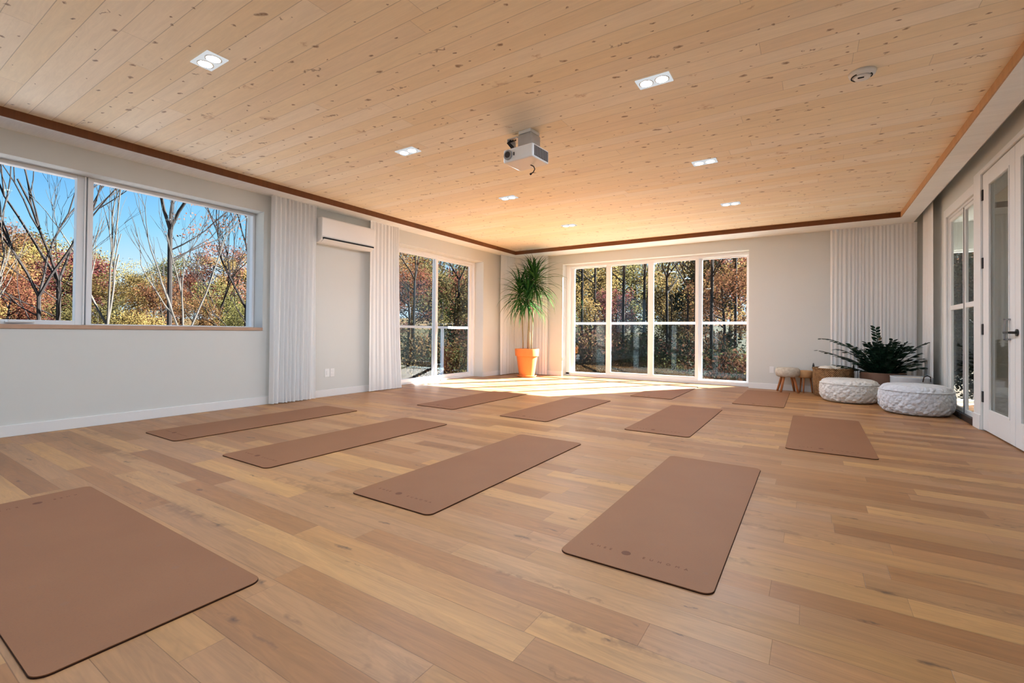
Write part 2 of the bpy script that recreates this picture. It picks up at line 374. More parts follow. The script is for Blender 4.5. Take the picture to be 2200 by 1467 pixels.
# dropped perimeter board
m = MB()
m.box(XL, -5.86, YF, YB, ZS, ZC+.04); m.box(-5.86, XR-.185, 9.19, YB, ZS, ZC+.04); m.box(1.147, XR-.185, YF, 9.19, ZS, ZC+.04); m.box(-5.86, 1.147, YF, YF+.35, ZS, ZC+.04)
st(m, 'trim_2', M['wash'], 'whitewashed board soffit running round the edge of the ceiling', 'trim')
m = MB(); t_ = .012
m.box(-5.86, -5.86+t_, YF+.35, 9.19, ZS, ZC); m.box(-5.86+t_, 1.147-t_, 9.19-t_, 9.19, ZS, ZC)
st(m, 'trim_3', M['fascia'], 'wooden edge strip coloured dark as in shade between board ceiling and left and far soffit', 'trim')
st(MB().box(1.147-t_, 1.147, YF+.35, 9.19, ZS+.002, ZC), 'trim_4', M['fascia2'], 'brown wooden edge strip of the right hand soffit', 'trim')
# baseboards
bh, bt = .105, .014
def bb(name, boxes, label):
    m = MB()
    for b in boxes: m.box(*b, 0, bh)
    st(m, name, M['white'], label, 'baseboard', bevel=.003)
bb('baseboard_left', [(XL, XL+bt, YF, 5.65), (XL, XL+bt, 8.4, YB)], 'white baseboard along the left wall')
bb('baseboard_back', [(XL+bt, -4.9, YB-bt, YB), (-1.0, XR, YB-bt, YB)], 'white baseboard along the far wall')
bb('baseboard_right', [(XR-bt, XR, 8.6, YB-bt), (XR-bt, XR, YF, 4.95)], 'white baseboard along the right wall')

# ---- window_1 : long window of the left wall
W1 = thing('window_1', 'long white framed fixed window in the left wall above the oak sill', 'window', kind='structure')
gx = -6.45
m = MB()
def frame(m, ax, c0, c1, a0, a1, z0, z1, f):      # rectangular ring in plane; ax 0: plane x in c0..c1, spans y
    B = (lambda a, b, z, zz: m.box(c0, c1, a, b, z, zz)) if ax == 0 else (lambda a, b, z, zz: m.box(a, b, c0, c1, z, zz))
    B(a0, a0+f[0], z0, z1); B(a1-f[1], a1, z0, z1); B(a0+f[0], a1-f[1], z0, z0+f[2]); B(a0+f[0], a1-f[1], z1-f[3], z1)
frame(m, 0, gx-.04, gx+.035, 1.66, 3.42, 1.035, 2.59, (.055, .03, .014, .035))
frame(m, 0, gx-.04, gx+.045, -.18, 1.655, 1.035, 2.59, (.055, .075, .045, .035))
frame(m, 0, gx-.04, gx+.035, -1.9, -.185, 1.035, 2.59, (.055, .055, .02, .035))
m.build('window_frame', M['vinyl'], W1, bevel=.004)
m = MB(); m.box(gx-.04, gx+.06, 1.635, 1.65, 1.04, 2.588); m.box(gx-.04, gx+.06, 1.662, 1.675, 1.04, 2.588); m.build('mullion_bead', M['vinyl'], W1, bevel=.003)
for (a0, a1) in ((1.715, 3.39), (-.125, 1.58), (-1.845, -.24)):
    MB().box(gx-.006, gx+.0, a0-.004, a1+.004, 1.045, 2.56).build('pane', M['clear'], W1)
st(MB().box(gx-.05, XL+.012, -1.9, 3.42, .995, 1.035), 'trim_5', M['sill'], 'oak sill board under the long left window', 'windowsill', bevel=.003)
hd = MB().box(gx+.045, gx+.075, 1.08, 1.2, 1.05, 1.065).box(gx+.06, gx+.08, 1.10, 1.28, 1.055, 1.075).build('window_handle', M['plastic'], W1, bevel=.003)

# ---- door_1 : sliding glass door of the left wall
D1 = thing('door_1', 'two panel sliding glass door in the left wall', 'door', kind='structure')
px = -6.50
m = MB(); frame(m, 0, px-.1, px+.06, 5.65, 8.4, 0, 2.58, (.05, .05, .03, .05)); m.build('door_frame', M['vinyl'], D1, bevel=.004)
for (a0, a1, dx) in ((5.70, 7.17, .03), (7.11, 8.35, -.03)):
    m = MB(); frame(m, 0, px+dx-.022, px+dx+.022, a0, a1, .032, 2.53, (.075, .06, .07, .05)); sash = m.build('sash', M['vinyl'], D1, bevel=.004)
    MB().box(px+dx-.005, px+dx+.001, a0+.07, a1-.055, .095, 2.485).build('pane', M['glass'], sash)
MB().box(px+.055, px+.075, 7.12, 7.15, .95, 1.2).build('door_handle', M['vinyl'], D1, bevel=.004)
# ---- door_2 : four panel glass door of the far wall
D2 = thing('door_2', 'four panel sliding glass door in the far wall', 'door', kind='structure')
py = 10.0
m = MB(); frame(m, 1, py-.05, py+.1, -4.9, -1.0, 0, 2.6, (.09, .03, .03, .06)); m.box(-4.9, -1.0, py-.05, py-.02, .03, .075); m.build('door_frame', M['vinyl'], D2, bevel=.004)
for (a0, a1, dy, fb, fl, fr) in ((-4.81, -3.87, .06, .055, .085, .05), (-3.92, -2.905, .0, .10, .115, .065), (-2.905, -1.94, .0, .10, .055, .065), (-1.96, -1.03, .06, .06, .08, .04)):
    m = MB(); frame(m, 1, py+dy-.022, py+dy+.022, a0, a1, .032, 2.545, (fl, fr, fb, .03)); sash = m.build('sash', M['vinyl'], D2, bevel=.004)
    MB().box(a0+fl-.005, a1-fr+.005, py+dy-.001, py+dy+.005, .03+fb, 2.518).build('pane', M['glass'], sash)
for x in (-3.86, -1.955): MB().box(x-.012, x+.012, py-.045, py-.022, .98, 1.16).build('door_handle', M['vinyl'], D2, bevel=.004)

# ---- right wall : glazed double door to the hall (window_2), casing, door_3, door_4
G = thing('window_2', 'tall glazed double panel in the right wall with a dark threshold', 'window', kind='structure')
m = MB(); frame(m, 0, XR+.005, XR+.055, 7.18, 8.47, .0, 2.61, (.03, .03, .0, .03)); m.build('window_frame', M['white'], G, bevel=.003)
for a0, a1 in ((7.21, 7.735), (7.75, 8.44)):
    m = MB(); frame(m, 0, XR+.015, XR+.045, a0, a1, .07, 2.575, (.045, .045, .05, .04)); m.box(XR+.015, XR+.045, a0+.045, a1-.045, 1.35, 1.41)
    s_ = m.build('sash', M['white'], G, bevel=.003)
    MB().box(XR+.028, XR+.033, a0+.04, a1-.04, .115, 1.355).box(XR+.028, XR+.033, a0+.04, a1-.04, 1.405, 2.54).build('pane', M['halfclear'], s_)
MB().box(XR+.012, XR+.05, 7.734, 7.751, .07, 2.575).build('gap_shade_strip', M['dark'], G)  # dark strip stands for the shade in the gap between the leaves
MB().box(XR-.02, XR+.12, 7.18, 8.47, .0, .07).build('threshold', M['darksill'], G)
MB().box(XR-.03, XR+.03, 7.72, 7.79, .0, .055).build('foot_bolt', M['black'], G, bevel=.004)
m = MB()
m.box(XR-.02, XR, 8.47, 8.60, 0, 2.72); m.box(XR-.02, XR, 7.18, 8.47, 2.61, 2.72); m.box(XR-.02, XR, 6.935, 7.18, 0, 2.80); m.box(XR-.02, XR, 4.93, 6.935, 2.75, 2.80); m.box(XR-.02, XR, 4.93, 5.05, 0, 2.75)
m.box(XR-.028, XR-.02, 6.94, 7.19, 0, .16)
st(m, 'trim_6', M['white'], 'white casing around the doors of the right wall', 'trim', bevel=.004)
for nm, y1, y0, lab, hinge in (('door_3', 6.93, 5.995, 'white glazed door with black hinges beside the tall glazed panel', True), ('door_4', 5.985, 5.06, 'white glazed door leaf cut by the right edge of the photo', False)):
    D = thing(nm, lab, 'door', kind='structure')
    m = MB(); x0, x1 = XR+.0, XR+.045
    ga, gb = (y0+.13, y1-.20) if hinge else (y0+.2, y1-.135)
    m.box(x0, x1, y0, ga, .012, 2.74); m.box(x0, x1, gb, y1, .012, 2.74); m.box(x0, x1, ga, gb, .012, .23); m.box(x0, x1, ga, gb, 2.60, 2.74)
    m.build('door_panel', M['white'], D, bevel=.004)
    m = MB(); frame(m, 0, x0-.006, x0+.012, ga-.001, gb+.001, .229, 2.601, (.018, .018, .018, .018)); m.build('glazing_bead', M['white'], D, bevel=.002)
    MB().box(x0+.018, x0+.024, ga-.004, gb+.004, .226, 2.604).build('pane', M['glass'], D)
    if hinge:
        for z in (2.52, 1.79, 1.08, .36):
            MB().box(x0-.012, x0+.003, 6.905, 6.945, z-.058, z+.058).build('hinge', M['black'], D, bevel=.002)
        hm = MB(); yb = 6.10
        hm.box(x0-.045, x0-.035, 6.095, 6.115, .97, 1.17); hm.box(x0-.045, x0, 6.095, 6.115, 1.155, 1.17); hm.box(x0-.045, x0, 6.095, 6.115, .97, .985)
        hm.build('pull_handle', M['metal'], D, bevel=.002)
    else:
        hm = MB(); hm.tube([(x0, 5.925, 1.04), (x0-.012, 5.925, 1.04)], .032, 20); hm.tube([(x0-.01, 5.925, 1.04), (x0-.055, 5.925, 1.04)], .012, 12)
        hm.box(x0-.065, x0-.045, 5.91, 6.06, 1.03, 1.05)
        hm.build('door_handle', M['black'], D, bevel=.002)
# hall behind the right wall
m = MB()
m.box(4.2, 4.3, 3.0, 9.75, 0, 2.75); m.box(2.22, 4.2, 9.65, 9.75, 0, 2.75); m.box(1.60, 2.22, 9.65, 9.75, 2.33, 2.75); m.box(1.74, 4.3, 2.9, 3.0, 0, 2.75)
st(m, 'wall_hall', M['wall'], 'white walls of the hall seen through the right hand doors', 'wall')
st(MB().box(1.6, 4.3, 2.9, 9.75, 2.75, 2.85), 'trim_7', M['white'], 'white ceiling of the hall behind the right hand doors', 'ceiling')
st(MB().box(1.74, 4.3, 2.9, 9.75, -.06, 0), 'trim_8', M['floor'], 'wooden floor of the hall behind the right hand doors', 'floor')
G3 = thing('window_3', 'glazed opening at the far end of the hall', 'window', kind='structure')
m = MB(); frame(m, 1, 9.67, 9.73, 1.60, 2.22, 0, 2.33, (.03, .03, .04, .04)); m.build('window_frame', M['white'], G3)
MB().box(1.63, 2.19, 9.698, 9.704, .04, 2.29).build('pane', M['glass'], G3)
b = thing('hall_bench', 'grey bench standing in the hall behind the glazed door', 'bench', (2.75, 9.3, 0))
MB().box(-.45, .45, -.25, .25, .36, .46).build('seat', M['grey'], b, bevel=.01)
MB().box(-.42, .42, -.22, .22, 0, .36).build('base', M['grey'], b, bevel=.01)
hl = thing('added_hall_light', 'added round ceiling light brightening the hall', 'light', (2.9, 7.6, 2.75))  # unseen lamp added to brighten the hall
MB().lathe([(.0, -.04), (.13, -.04), (.15, -.02), (.15, 0)], n=24).build('diffuser', emis('added_hall_glow', (1, .96, .9), 18), hl, smooth=True)

# ------------------------------------------------------------------ recessed twin downlights
def downlight():
    t = thing('recessed_downlight', 'x', 'light', group='recessed twin downlights in the pine ceiling')
    m = MB(); m.box(-.125, .125, -.07, .07, -.008, 0); m.build('glowing_trim_plate', M['plate'], t, bevel=.002)  # trim plate gives no light itself, bloom is put in as glow
    for s in (-1, 1):
        m = MB(); m.lathe([(.043, -.010), (.052, -.010), (.054, -.006)], (s*.058, 0, 0), 24, cap=False); m.build('bezel', M['plastic'], t, smooth=True)
        m = MB(); m.lathe([(.0, -.0098), (.043, -.0098), (.043, -.007)], (s*.058, 0, 0), 24); m.build('lens', M['led'], t)
    return t
dl = None
dnames = {(-3.58, 1.57): 'square twin downlight at the left nearest the camera',
 (-3.58, 3.49): 'twin downlight left of the projector, second of the left row',
 (-3.60, 5.45): 'twin downlight between projector and potted palm, third of the left row',
 (-3.61, 7.41): 'farthest twin downlight of the left row, near the potted palm',
 (-1.0, 3.48): 'large twin downlight right of the projector, nearest of the right row',
 (-1.0, 5.43): 'twin downlight in the middle of the right row',
 (-1.0, 7.37): 'farthest twin downlight of the right row, above the four panel door',
 (-1.0, 1.57): 'twin downlight overhead just above the frame', (-3.6, -.4): 'twin downlight behind the camera on the left', (-1.0, -.4): 'twin downlight behind the camera on the right'}
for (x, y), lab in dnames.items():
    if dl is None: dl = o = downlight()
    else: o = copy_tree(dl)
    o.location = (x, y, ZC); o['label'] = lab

# smoke detector
sd = thing('smoke_detector', 'round white smoke detector on the ceiling at the right', 'smoke detector', (.30, 4.165, ZC))
MB().lathe([(.0, -.03), (.06, -.03), (.078, -.022), (.085, 0)], n=32).build('base', M['plastic'], sd, smooth=True)
MB().lathe([(.0, -.048), (.03, -.048), (.048, -.042), (.052, -.03)], n=32).build('cap', M['plastic'], sd, smooth=True)
for a0, a1, r in ((2.2, 4.1, .064), (-.6, .5, .058)):
    MB().tube([(r*math.cos(a0+(a1-a0)*i/12), r*math.sin(a0+(a1-a0)*i/12), -.031) for i in range(13)], .004, 6).build('vent_slot', M['dark'], sd)
MB().box(-.028, .008, -.034, -.026, -.052, -.045).build('sensor_slot', M['dark'], sd)

# projector
pj = thing('ceiling_projector', 'white video projector hanging from the pine ceiling', 'projector', (-2.28, 3.74, ZC), math.radians(-4))
MB().box(-.05, .09, -.05, .10, -.03, 0).build('ceiling_plate', M['plastic'], pj, bevel=.004)
m = MB(); m.box(-.055, .095, -.055, .105, -.165, -.038)
m.build('mount_housing', M['steel'], pj, bevel=.006)
m = MB(); m.box(-.17, -.055, -.07, .06, -.062, -.052); m.box(-.17, -.162, -.07, .06, -.10, -.052); m.build('mount_bracket', M['steel'], pj, bevel=.002)
for k in range(3): MB().tube([(-.14+k*.022, -.05+k*.012, -.065), (-.155+k*.012, -.085, -.10), (-.12+k*.014, -.075, -.145), (-.12+k*.01, -.04, -.18)], .0055, 6).build('cable_loop', M['dark'], pj, smooth=True)
MB().box(-.168, .168, -.13, .145, -.305, -.178).build('body', M['plastic'], pj, bevel=.014)
m = MB(); m.tube([(-.105, -.128, -.24), (-.105, -.146, -.24)], .046, 28); m.build('lens_ring', M['grey'], pj, bevel=.002)
MB().tube([(-.105, -.140, -.24), (-.105, -.151, -.24)], .029, 24).build('lens', M['black'], pj)
MB().box(-.045, -.036, -.136, -.128, -.255, -.225).build('sensor_window', M['dark'], pj)
MB().box(.165, .171, -.105, .125, -.288, -.195).build('side_vent', M['vent'], pj)
for k in range(8): MB().box(.170, .174, -.095+k*.028, -.089+k*.028, -.286, -.197).build('vent_fin', M['grey'], pj)
MB().tube([(.02, .05, -.303), (.05, .06, -.32), (.065, .06, -.35), (.055, .05, -.38), (.035, .045, -.392)], .005, 8).build('antenna_cable', M['dark'], pj, smooth=True)
MB().tube([(.037, .046, -.391), (.022, .04, -.398)], .010, 8).build('cable_plug', M['dark'], pj)

# air conditioner
ac = thing('air_conditioner', 'white wall mounted air conditioner between the left curtains', 'air conditioner', (XL, 4.64, 2.30))
pr = [(0.0, .0), (.12, .0), (.19, .035), (.215, .09), (.22, .34), (.21, .36), (0, .36)]
m = MB(); L_ = .49; vs = [(p[0], s*L_, p[1]) for s in (-1, 1) for p in pr]; n = len(pr)
fs = [tuple(range(n)), tuple(range(2*n-1, n-1, -1))]+[(i, n+i, n+(i+1) % n, (i+1) % n) for i in range(n)]
m.add(vs, fs); m.build('housing', M['plastic'], ac, bevel=.012)
MB().box(.165, .2225, -L_+.03, L_-.03, .045, .066).build('air_slot', M['dark'], ac)
MB().add([(.14, -L_+.04, .008), (.215, -L_+.04, .048), (.215, L_-.04, .048), (.14, L_-.04, .008), (.14, -L_+.04, .002), (.218, -L_+.04, .043), (.218, L_-.04, .043), (.14, L_-.04, .002)],
    [(0, 1, 2, 3), (7, 6, 5, 4), (0, 4, 5, 1), (1, 5, 6, 2), (2, 6, 7, 3), (3, 7, 4, 0)]).build('louver', M['plastic'], ac)
# wall plates
wp = thing('power_outlet', 'white double outlet plate low on the wall below the air conditioner', 'outlet', (XL, 4.46, .36))
MB().box(0, .008, -.085, .0, -.062, .062).box(0, .008, .012, .085, -.062, .062).build('cover_plate', M['plastic'], wp, bevel=.002)
for z in (-.025, .025): MB().box(.0075, .011, .028, .068, z-.016, z+.016).build('socket', M['white'], wp, bevel=.001)
MB().box(.0075, .013, -.06, -.028, -.03, .03).build('switch', M['white'], wp, bevel=.001)
op = thing('wall_socket', 'small white outlet on the far wall beside the four panel door', 'outlet', (-.62, YB, .36), -PI/2)
MB().box(0, .008, -.036, .036, -.058, .058).build('cover_plate', M['plastic'], op, bevel=.002)
# ------------------------------------------------------------------ curtains
def curtain(name, label, path, z0, z1, fold=.085, amp=.035, seed=0, flare=0.0):
    """path: list of xy ; cloth follows it with pleats"""
    rnd = random.Random(seed)
    seg = [(Vector(path[i]), Vector(path[i+1])) for i in range(len(path)-1)]
    tot = sum((b-a).length for a, b in seg); n = int(tot/.009); NZ = 26
    ph = []; p_ = rnd.random()*6
    wl = fold
    for i in range(n+1):
        if i % 11 == 0: wl = fold*rnd.uniform(.7, 1.35)
        p_ += 2*PI*(tot/n)/wl; ph.append(p_)
    am = [amp*(.65+.5*math.sin(i*.021+seed)+.0) for i in range(n+1)]
    vs = []
    for j in range(NZ+1):
        t = j/NZ; z = z0+(z1-z0)*t
        for i in range(n+1):
            s = tot*i/n; r = s
            for a, b in seg:
                L = (b-a).length
                if r <= L+1e-6: break
                r -= L
            r = min(r, L); d = (b-a).normalized(); nr = Vector((-d.y, d.x))
            wob = .55*math.sin(2.3*t+i*.006+seed)*(1-t)
            A = am[i]*(1.0-.35*t)
            fl = flare*(1-t)**2*(i/n)
            q = a+d*(r+fl+.010*math.sin(ph[i]*.5+2*t)*(1-t))+nr*(A*math.sin(ph[i]+wob)+A*.3*math.sin(ph[i]*.43+1+wob))
            vs.append((q.x, q.y, z))
    fs = [(j*(n+1)+i, j*(n+1)+i+1, (j+1)*(n+1)+i+1, (j+1)*(n+1)+i) for j in range(NZ) for i in range(n)]
    t = thing(name, label, 'curtain')
    MB().add(vs, fs).build('sheer_panel', M['sheer'], t, smooth=True)
    m = MB(); m.tube([(p[0], p[1], z1+.004) for p in path], .008, 8); m.build('curtain_track', M['plastic'], t)
    return t
curtain('sheer_curtain', 'white sheer curtain right of the long left window, touching the air conditioner', [(-6.09, 3.47), (-6.09, 4.13)], .012, ZS-.008, .06, .028, 1)
curtain('sheer_curtain', 'white sheer curtain beside the two panel sliding door, right of the air conditioner', [(-6.09, 5.12), (-6.09, 5.76)], .012, ZS-.008, .062, .028, 5, .10)
curtain('sheer_curtain', 'white sheer curtain wrapping the far corner behind the potted palm', [(-6.09, 8.92), (-6.09, 9.55), (-6.0, 9.64), (-5.22, 9.64)], .012, ZS-.008, .085, .022, 9)
curtain('sheer_curtain', 'wide white sheer curtain on the far wall behind the green plant and basket', [(.26, 9.675), (1.40, 9.675)], .012, ZS-.008, .052, .013, 14)
curtain('sheer_curtain', 'narrow white sheer curtain on the right wall beside the tall glazed panel', [(1.45, 9.56), (1.45, 8.80)], .012, 3.0, .16, .022, 21)

# ------------------------------------------------------------------ cork mats
def rrect(x0, x1, y0, y1, r, n=8):
    P = []
    for cx, cy_, a in ((x1-r, y1-r, 0), (x0+r, y1-r, PI/2), (x0+r, y0+r, PI), (x1-r, y0+r, 3*PI/2)):
        for k in range(n+1): P.append((cx+r*math.cos(a+k*PI/2/n), cy_+r*math.sin(a+k*PI/2/n)))
    return P
def slab(P, z0, z1):
    n = len(P); return MB().add([(x, y, z0) for x, y in P]+[(x, y, z1) for x, y in P], [tuple(range(n))[::-1], tuple(range(n, 2*n))]+[(i, (i+1) % n, n+(i+1) % n, n+i) for i in range(n)])
def text_mesh(txt, size, name, sp_):
    cu = bpy.data.curves.new(name, 'FONT'); cu.body = txt; cu.size = size; cu.align_x = 'CENTER'; cu.space_character = sp_; cu.extrude = .0002
    o = bpy.data.objects.new(name, cu); C.objects.link(o)
    bpy.context.view_layer.update(); me = bpy.data.meshes.new_from_object(o.evaluated_get(bpy.context.evaluated_depsgraph_get()))
    bpy.data.objects.remove(o); return me
MW, ML = .655, 2.0
def mat_thing():
    t = thing('cork_mat', 'x', 'yoga mat', group='cork yoga mats laid out on the floor')
    slab(rrect(-MW/2, MW/2, 0, ML, .045), 0, .0045).build('rubber_base', M['rubber'], t)
    P = rrect(-MW/2+.0015, MW/2-.0015, .0015, ML-.0015, .0435)
    slab(P, .0045, .0072).build('cork_top', M['cork'], t)
    for txt, x, sp_ in (('KHEE', -.180, 2.3), ('EUHOMA', .110, 2.55)):
        me = text_mesh(txt, .024, 'mat_text', sp_); me.materials.clear(); me.materials.append(M['print'])
        o = bpy.data.objects.new('printed_word', me); C.objects.link(o); o.parent = t; o.location = (x, .14, .0074)
    m = MB(); 
    P = [((.019+.0022*(k % 2))*math.cos(2*PI*k/32), (.019+.0022*(k % 2))*math.sin(2*PI*k/32)) for k in range(32)]
    d = slab(P, 0, .0004).build('printed_emblem', M['print'], t); d.location = (-.062, .15, .0072)
    return t
mats = [(-.643, 1.91, 0, 'cork mat with printed words, nearest of the right-hand columns, large at lower centre right'),
 (-2.065, 1.88, 0, 'cork mat in the lower centre, left of the large printed one'),
 (-3.625, 1.86, 0, 'pale orange cork mat in the front row, second from the left wall'),
 (-5.09, 1.855, 0, 'cork mat lying closest to the left wall under the long window'),
 (-2.82, 4.59, 0, 'mauve-brown cork mat in the middle row below the sunlit floor'),
 (-4.20, 4.61, 0, 'cork mat nearest the two panel sliding door, ending in the sun patch'),
 (-1.32, 4.70, 0, 'light tan cork mat in the middle row right of centre'),
 (-2.125, 7.28, 0, 'farthest small cork mat in front of the four panel door'),
 (-.648, 7.37, 0, 'cork mat in front of the small stool'),
 (.13, 4.75, 0, 'greyish cork mat in front of the two knitted poufs')]
m0 = None
for x, y, rz, lab in mats:
    if m0 is None: m0 = o = mat_thing()
    else: o = copy_tree(m0)
    o.location = (x, y, 0); o.rotation_euler = (0, 0, rz); o['label'] = lab
o = copy_tree(m0); o.location = (-3.84, .705, 0); o.rotation_euler = (0, 0, -PI/2); o['label'] = 'large cork mat turned sideways at the lower left corner'

# ------------------------------------------------------------------ potted palm-like plant
def strap_leaf(m, base, az, el, L, wd, droop, mi=0, n=9):
    pts = []; p = Vector(base); e_ = el
    h = Vector((math.cos(az), math.sin(az), 0)); side = Vector((-math.sin(az), math.cos(az), 0))
    vs = []
    for i in range(n+1):
        t = i/n; ww = wd*(math.sin(PI*min(1, t*.85+.15))**.6)*(1-t**3)+.0008
        up = Vector((-math.sin(e_)*h.x, -math.sin(e_)*h.y, math.cos(e_)))
        vs += [p-side*ww/2+up*ww*.18, p-up*0, p+side*ww/2+up*ww*.18]
        p = p+(h*math.cos(e_)+Up*math.sin(e_))*L/n; e_ -= droop/n*(.5+t)
    fs = []
    for i in range(n):
        b = i*3; fs += [(b, b+1, b+4, b+3), (b+1, b+2, b+5, b+4)]
    m.add(vs, fs, mi)
PLX, PLY = -5.42, 9.02
pl = thing('potted_palm', 'tall spiky green plant in a terracotta pot standing in the far corner', 'plant', (PLX, PLY, 0))
pot = MB().lathe([(.0, .03), (.17, .03), (.175, .05), (.235, .47), (.265, .475), (.275, .62), (.272, .635), (.25, .635), (.245, .56), (0, .56)], n=40).build('pot', M['terra'], pl, smooth=True)
pot.modifiers.new('es', 'EDGE_SPLIT').split_angle = math.radians(35)
s_ = MB().lathe([(0, 0), (.20, 0), (.225, .035), (.215, .04), (.19, .018), (0, .018)], n=40).build('saucer', M['terra'], pl, smooth=True)
MB().lathe([(0, .563), (.243, .562)], n=30).build('soil', M['soil'], pl)
rnd = random.Random(4)
# camera-right direction for spreading the heads across the corner
heads = [((-.24, .06, 2.02), (-.10, 0), .72), ((.27, -.10, 2.26), (.10, .02), .78), ((.10, -.16, 1.92), (.09, -.04), .74), ((.05, .08, 2.34), (.0, .03), .60)]
for hi, (hp, bp, ll) in enumerate(heads):
    bx, by = bp
    pts = [(bx, by, .56), (bx+(hp[0]-bx)*.1, by, .95), (bx+(hp[0]-bx)*.35, by+(hp[1]-by)*.4, 1.35), (bx+(hp[0]-bx)*.8, by+(hp[1]-by)*.8, hp[2]-.25), hp]
    MB().tube(pts, [.017, .014, .013, .012, .012], 8).build('stem', M['stem'], pl, smooth=True)
    m = MB()
    nl = 96
    for k in range(nl):
        t = k/nl
        az = k*2.399963; el = math.radians(84-118*t+rnd.uniform(-8, 8))
        L = ll*rnd.uniform(.85, 1.1); 
        top = hp[2]+L*math.sin(max(el, 0))
        if top > 2.86: L *= max(.35, (2.86-hp[2])/(L*math.sin(max(el, .01))))
        reach = hp[1]+L*math.sin(az)
        if reach > .55: L *= .55
        if hp[0]+L*math.cos(az) < -.66: L *= .72
        strap_leaf(m, (hp[0], hp[1], hp[2]-.30*t), az, el, L, rnd.uniform(.026, .036), rnd.uniform(.9, 1.9))
    m.build('leaf_crown', M['lf_drac'], pl, smooth=True)

# ------------------------------------------------------------------ lounge corner
def pouf(name, label, x, y, r, h, mat, seed):
    rnd = random.Random(seed); n = 144; prof = []
    for i in range(25):
        t = i/24; a = -PI/2+PI*t
        rr = r*(abs(math.cos(a))**.2); zz = h/2+h/2*math.copysign(abs(math.sin(a))**.9, math.sin(a))
        prof.append((rr if 0 < i < 24 else 0.0, zz))
    m = MB(); vs = []
    for (rr, zz) in prof:
        for k in range(n):
            a = 2*PI*k/n
            d = 1+.016*math.sin(9*a+zz*30)*math.sin(zz*45)+.012*math.sin(23*a-zz*60)+.008*math.sin(31*a+zz*80)
            vs.append((rr*d*math.cos(a), rr*d*math.sin(a), zz))
    fs = [(i*n+k, i*n+(k+1) % n, (i+1)*n+(k+1) % n, (i+1)*n+k) for i in range(24) for k in range(n)]
    t = thing(name, label, 'pouf', (x, y, 0))
    m.add(vs, fs).build('knitted_cover', mat, t, smooth=True)
    mm = MB(); mm.tube([(r*.985*math.cos(2*PI*k/48), r*.985*math.sin(2*PI*k/48), h*.80) for k in range(49)], .006, 6, cap=False); mm.build('seam_cord', mat, t, smooth=True)
    return t
pouf('knitted_pouf', 'cream knitted pouf in front of the woven basket', .47, 8.72, .375, .345, M['pouf'], 1)
pouf('knitted_pouf', 'bluish white knitted pouf, the larger one by the tall glazed panel', 1.13, 7.93, .385, .375, M['poufcool'], 2)
# fabric basket with leather handle behind the right pouf
fb = thing('fabric_basket', 'light grey fabric basket behind the bluish pouf', 'basket', (1.20, 8.78, 0))
MB().lathe([(0, 0), (.21, 0), (.225, .02), (.235, .40), (.24, .415), (.228, .415), (.215, .05), (0, .05)], n=40).build('basket_body', M['grey'] if False else simple('grey_felt', rgb(196, 198, 202), .9, .1, vary=.08, scale=30), fb, smooth=True)
MB().lathe([(0, .37), (.12, .41), (.19, .40), (.22, .36), (.222, .3)], n=30).build('folded_blanket', M['blanket'], fb, smooth=True)
MB().tube([(.10, -.215, .36), (.11, -.22, .43), (.15, -.19, .45), (.19, -.14, .43), (.195, -.135, .36)], .006, 8).build('handle', M['rubber'], fb, smooth=True)
# woven basket
wb = thing('woven_basket', 'round brown woven basket holding cream blankets by the curtain', 'basket', (.29, 9.33, 0))
MB().lathe([(0, 0), (.25, 0), (.27, .03), (.285, .25), (.28, .42), (.285, .455), (.27, .455), (.262, .40), (.26, .05), (0, .05)], n=48).build('basket_body', M['wicker'], wb, smooth=True)
MB().tube([(.28*math.cos(2*PI*k/40), .28*math.sin(2*PI*k/40), .452) for k in range(41)], .014, 8, cap=False).build('rim', M['wicker'], wb, smooth=True)
for a in (PI*.95, PI*1.95):
    c_, s__ = math.cos(a), math.sin(a)
    MB().tube([(.275*c_-.06*s__*q[0], .275*s__+.06*c_*q[0], .44+q[1]) for q in ((-1, 0), (-.8, .05), (0, .085), (.8, .05), (1, 0))], .008, 8).build('handle', M['black'], wb, smooth=True)
m = MB(); 
for cx, cy_, r in ((-.10, -.06, .13), (.11, .04, .12), (.0, .1, .13)): m.lathe([(0, .07), (r*.6, .055), (r*.95, .02), (r, -.04), (r*.9, -.1)], (cx, cy_, .43), 20)
m.build('blanket', M['blanket'], wb, smooth=True)
# stool
stl = thing('round_stool', 'small stool with pale woven seat and splayed wooden legs by the far wall', 'stool', (-.36, 9.50, 0))
MB().lathe([(0, .27), (.155, .27), (.18, .29), (.19, .34), (.185, .40), (.16, .425), (0, .43)], n=36).build('seat', M['raffia'], stl, smooth=True)
for k in range(4):
    a = PI/4+k*PI/2+.25
    MB().tube([(.10*math.cos(a), .10*math.sin(a), .29), (.19*math.cos(a), .19*math.sin(a), 0)], [.022, .017], 10).build('leg', M['legwood'], stl, smooth=True)
dr = thing('wicker_stool', 'low tan drum shaped seat between the small stool and the woven basket', 'stool', (-.10, 9.58, 0))
MB().lathe([(0, .26), (.10, .26), (.12, .28), (.12, .37), (.10, .385), (0, .385)], n=30).build('seat', simple('tan_leather', rgb(186, 142, 96), .7, .3, vary=.1), dr, smooth=True)
for k in range(3):
    a = k*2*PI/3+.3; MB().tube([(.08*math.cos(a), .08*math.sin(a), .27), (.11*math.cos(a), .11*math.sin(a), 0)], [.014, .011], 8).build('leg', M['legwood'], dr, smooth=True)
